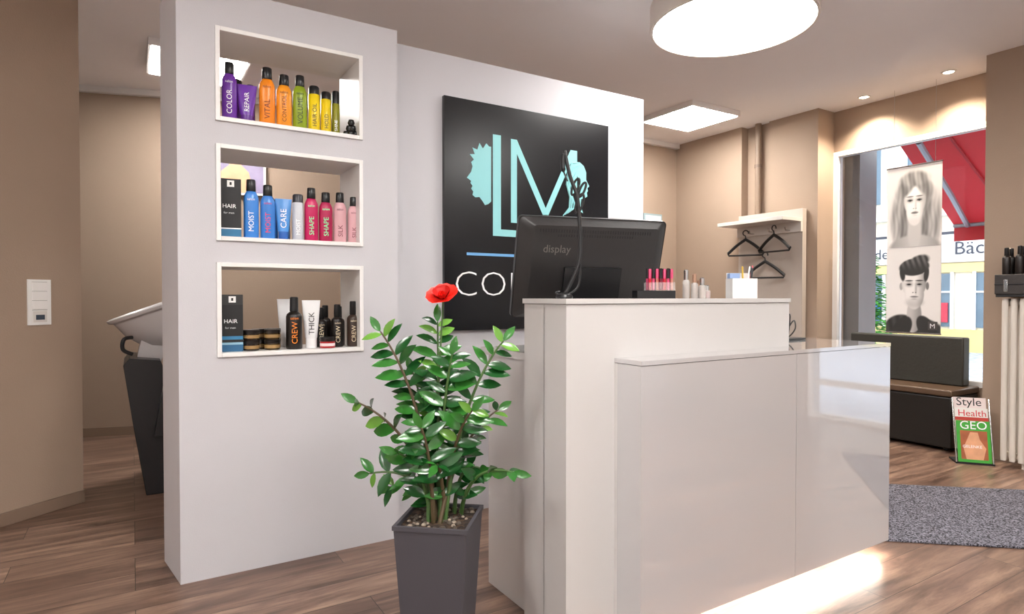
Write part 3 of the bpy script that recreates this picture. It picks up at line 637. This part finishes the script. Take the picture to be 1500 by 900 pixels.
def portrait(nm,fn,oz,z1):
    nu,nv=90,int(90*(z1-oz)/.42); vs=[];cs=[]
    for j in range(nv+1):
        for i in range(nu+1):
            u=i/nu; v=(z1-oz)/.42*j/nv; vs.append((xb-.003,by0-u*bw,oz+v*.42)); g=max(0,min(255,fn(u,v)))/255; g=lin((g,g*.985,g*.975)); cs.append(g)
    fs=[(j*(nu+1)+i,j*(nu+1)+i+1,(j+1)*(nu+1)+i+1,(j+1)*(nu+1)+i) for j in range(nv) for i in range(nu)]
    me=bpy.data.meshes.new(nm); me.from_pydata(vs,[],fs); ca=me.color_attributes.new('tone','FLOAT_COLOR','POINT')
    for i,c_ in enumerate(cs): ca.data[i].color=c_
    me.materials.append(PM); o=bpy.data.objects.new(nm,me); COL.objects.link(o); o.parent=banner; o.matrix_parent_inverse=Matrix.Translation(-banner.location)
bpy.context.view_layer.update()
portrait('print_woman',woman,1.60,2.275); portrait('print_man',man,.885,1.595)

# ---------------- floor mat ----------------
e1=Vector((.76,-.65,0)); e2=Vector((.65,.76,0)); o=Vector((2.93,1.69,0)); pts=[o,o+e1*2.1,o+e1*2.1+e2*.954,o+e2*.954]
b=MB(); b.prism([(p.x,p.y) for p in pts],0,.012,speckle('entrance_mat_fibre','#1a1a20','#7d7b87',130)); b.obj('entrance_mat',bevel=.004)

# ---------------- exterior ----------------
b=MB(); b.box(5.9,40,-25,40,-.2,-.06,speckle('asphalt','#a5a6aa','#c8c8ca',9)); b.obj('ground_street')
MF=mat('facade_cream','#ece4cf',.8,var=.05); MY=mat('facade_yellow','#e3cf8a',.8,var=.05); MSg=mat('shop_signboard','#f2efe8',.6); MWn=mat('shop_glass','#5d7482',.12,var=.4,scale=1.5); MDk=mat('sign_letter','#3a3d48',.6)
b=MB(); b.box(16,16.5,-8,24,-.06,9,MF); b.box(15.93,16,-8,24,1.75,1.95,MY); b.box(15.9,16,-8,24,1.98,2.62,MSg); b.box(15.95,16,-8,24,-.06,.45,MY)
b.box(15.88,16,-8,24,2.62,2.68,MDk); b.box(15.8,16,-8,24,3.05,3.15,M_TRIMW)
for k in range(21):
    y=-7+k*1.5
    b.box(15.96,16.02,y+.2,y+1.2,.5,1.72,MWn); b.box(15.92,15.97,y+.14,y+.2,.45,1.75,M_TRIMW); b.box(15.92,15.97,y+1.2,y+1.26,.45,1.75,M_TRIMW); b.box(15.92,15.97,y+.68,y+.72,.5,1.72,M_TRIMW); b.box(15.92,15.97,y+.2,y+1.2,1.28,1.32,M_TRIMW)
    b.box(15.92,15.955,y+.25,y+.6,.6,1.05,mat('shop_poster_%d'%(k%4),('#e9edf2','#c9384a','#2d6fb8','#e3b23c')[k%4],.5,var=.5,scale=9))
    b.box(15.96,16.02,y+.25,y+1.15,3.5,5.1,MWn); b.box(15.92,15.98,y+.15,y+.25,3.4,5.2,M_TRIMW); b.box(15.92,15.98,y+1.15,y+1.25,3.4,5.2,M_TRIMW); b.box(15.92,15.98,y+.67,y+.73,3.5,5.1,M_TRIMW)
b.text('Riede',.36,MDk,onX(15.88,8.85,2.12)); b.text('Bäckerei',.42,MDk,onX(15.88,6.62,2.15)); b.obj('shop_building')
b=MB(); MAw=mat('awning_red','#e0202c',.7,var=.1,scale=3); MAw2=mat('awning_red_dark','#b3141f',.7,var=.1)
b.add([(5.92,1.15,2.72),(5.92,3.0,2.72),(7.8,3.25,1.98),(7.8,1.15,1.98)],[(0,1,2,3)],MAw)
b.add([(7.8,3.25,1.98),(7.8,1.15,1.98),(7.8,3.25,1.80),(7.8,1.15,1.80)],[(0,1,3,2)],MAw2)
for yy in (1.6,2.1,2.6): b.tube([(5.93,yy,2.70),(7.8,yy+.1,1.965)],.012,MAw2,n=6)
b.tube([(5.92,2.75,2.55),(6.9,2.9,2.18),(7.75,3.1,1.96)],.026,mat('awning_arm','#9fa3a8',.4,metal=.6)); b.tube([(7.8,1.15,1.98),(7.8,3.25,1.98)],.03,mat('awning_arm','#9fa3a8',.4,metal=.6)); b.obj('awning',recalc=False)
b=MB(); b.box(5.95,6.25,3.28,3.75,-.06,3.4,mat('stone_pier','#8d8a88',.8,var=.1)); b.obj('exterior_pier')
b=MB(); MT=mat('tree_leaves','#4f9a3a',.7,var=.3,scale=3); b.lathe([(.08,0),(.06,1.0)],mat('bark','#5a4434',.8),n=10,M=T(14.6,8.0,-.06))
for i in range(800):
    a=random.uniform(0,6.28);zz=random.uniform(.3,2.2);rr_=random.uniform(.1,.62)*(1-(zz-.5)/2.6); p=Vector((14.6+rr_*math.cos(a),8.0+rr_*math.sin(a),zz))
    leaf(p,Vector((math.cos(a),math.sin(a),random.uniform(-.3,.6))),Vector((0,0,1)),.18,.07,MT)
b.obj('street_tree',recalc=False)

# ---------------- world / camera ----------------
w=bpy.data.worlds.new('World'); SC.world=w; w.use_nodes=True; nt=w.node_tree; bg=nt.nodes['Background']
tc=nt.nodes.new('ShaderNodeTexCoord'); sx=nt.nodes.new('ShaderNodeSeparateXYZ'); cr=nt.nodes.new('ShaderNodeValToRGB')
cr.color_ramp.elements[0].color=(.95,.96,1,1); cr.color_ramp.elements[1].color=(.62,.78,1,1)
nt.links.new(tc.outputs['Generated'],sx.inputs[0]); nt.links.new(sx.outputs['Z'],cr.inputs[0]); nt.links.new(cr.outputs[0],bg.inputs[0]); bg.inputs[1].default_value=4.0
cam=bpy.data.cameras.new('camera'); co=bpy.data.objects.new('camera',cam); COL.objects.link(co); co.location=(0,0,1.18)
co.rotation_euler=(math.radians(90-.92),0,math.radians(-31.7)); cam.lens=21.6; cam.sensor_width=36; cam.clip_start=.05; cam.clip_end=200
SC.camera=co
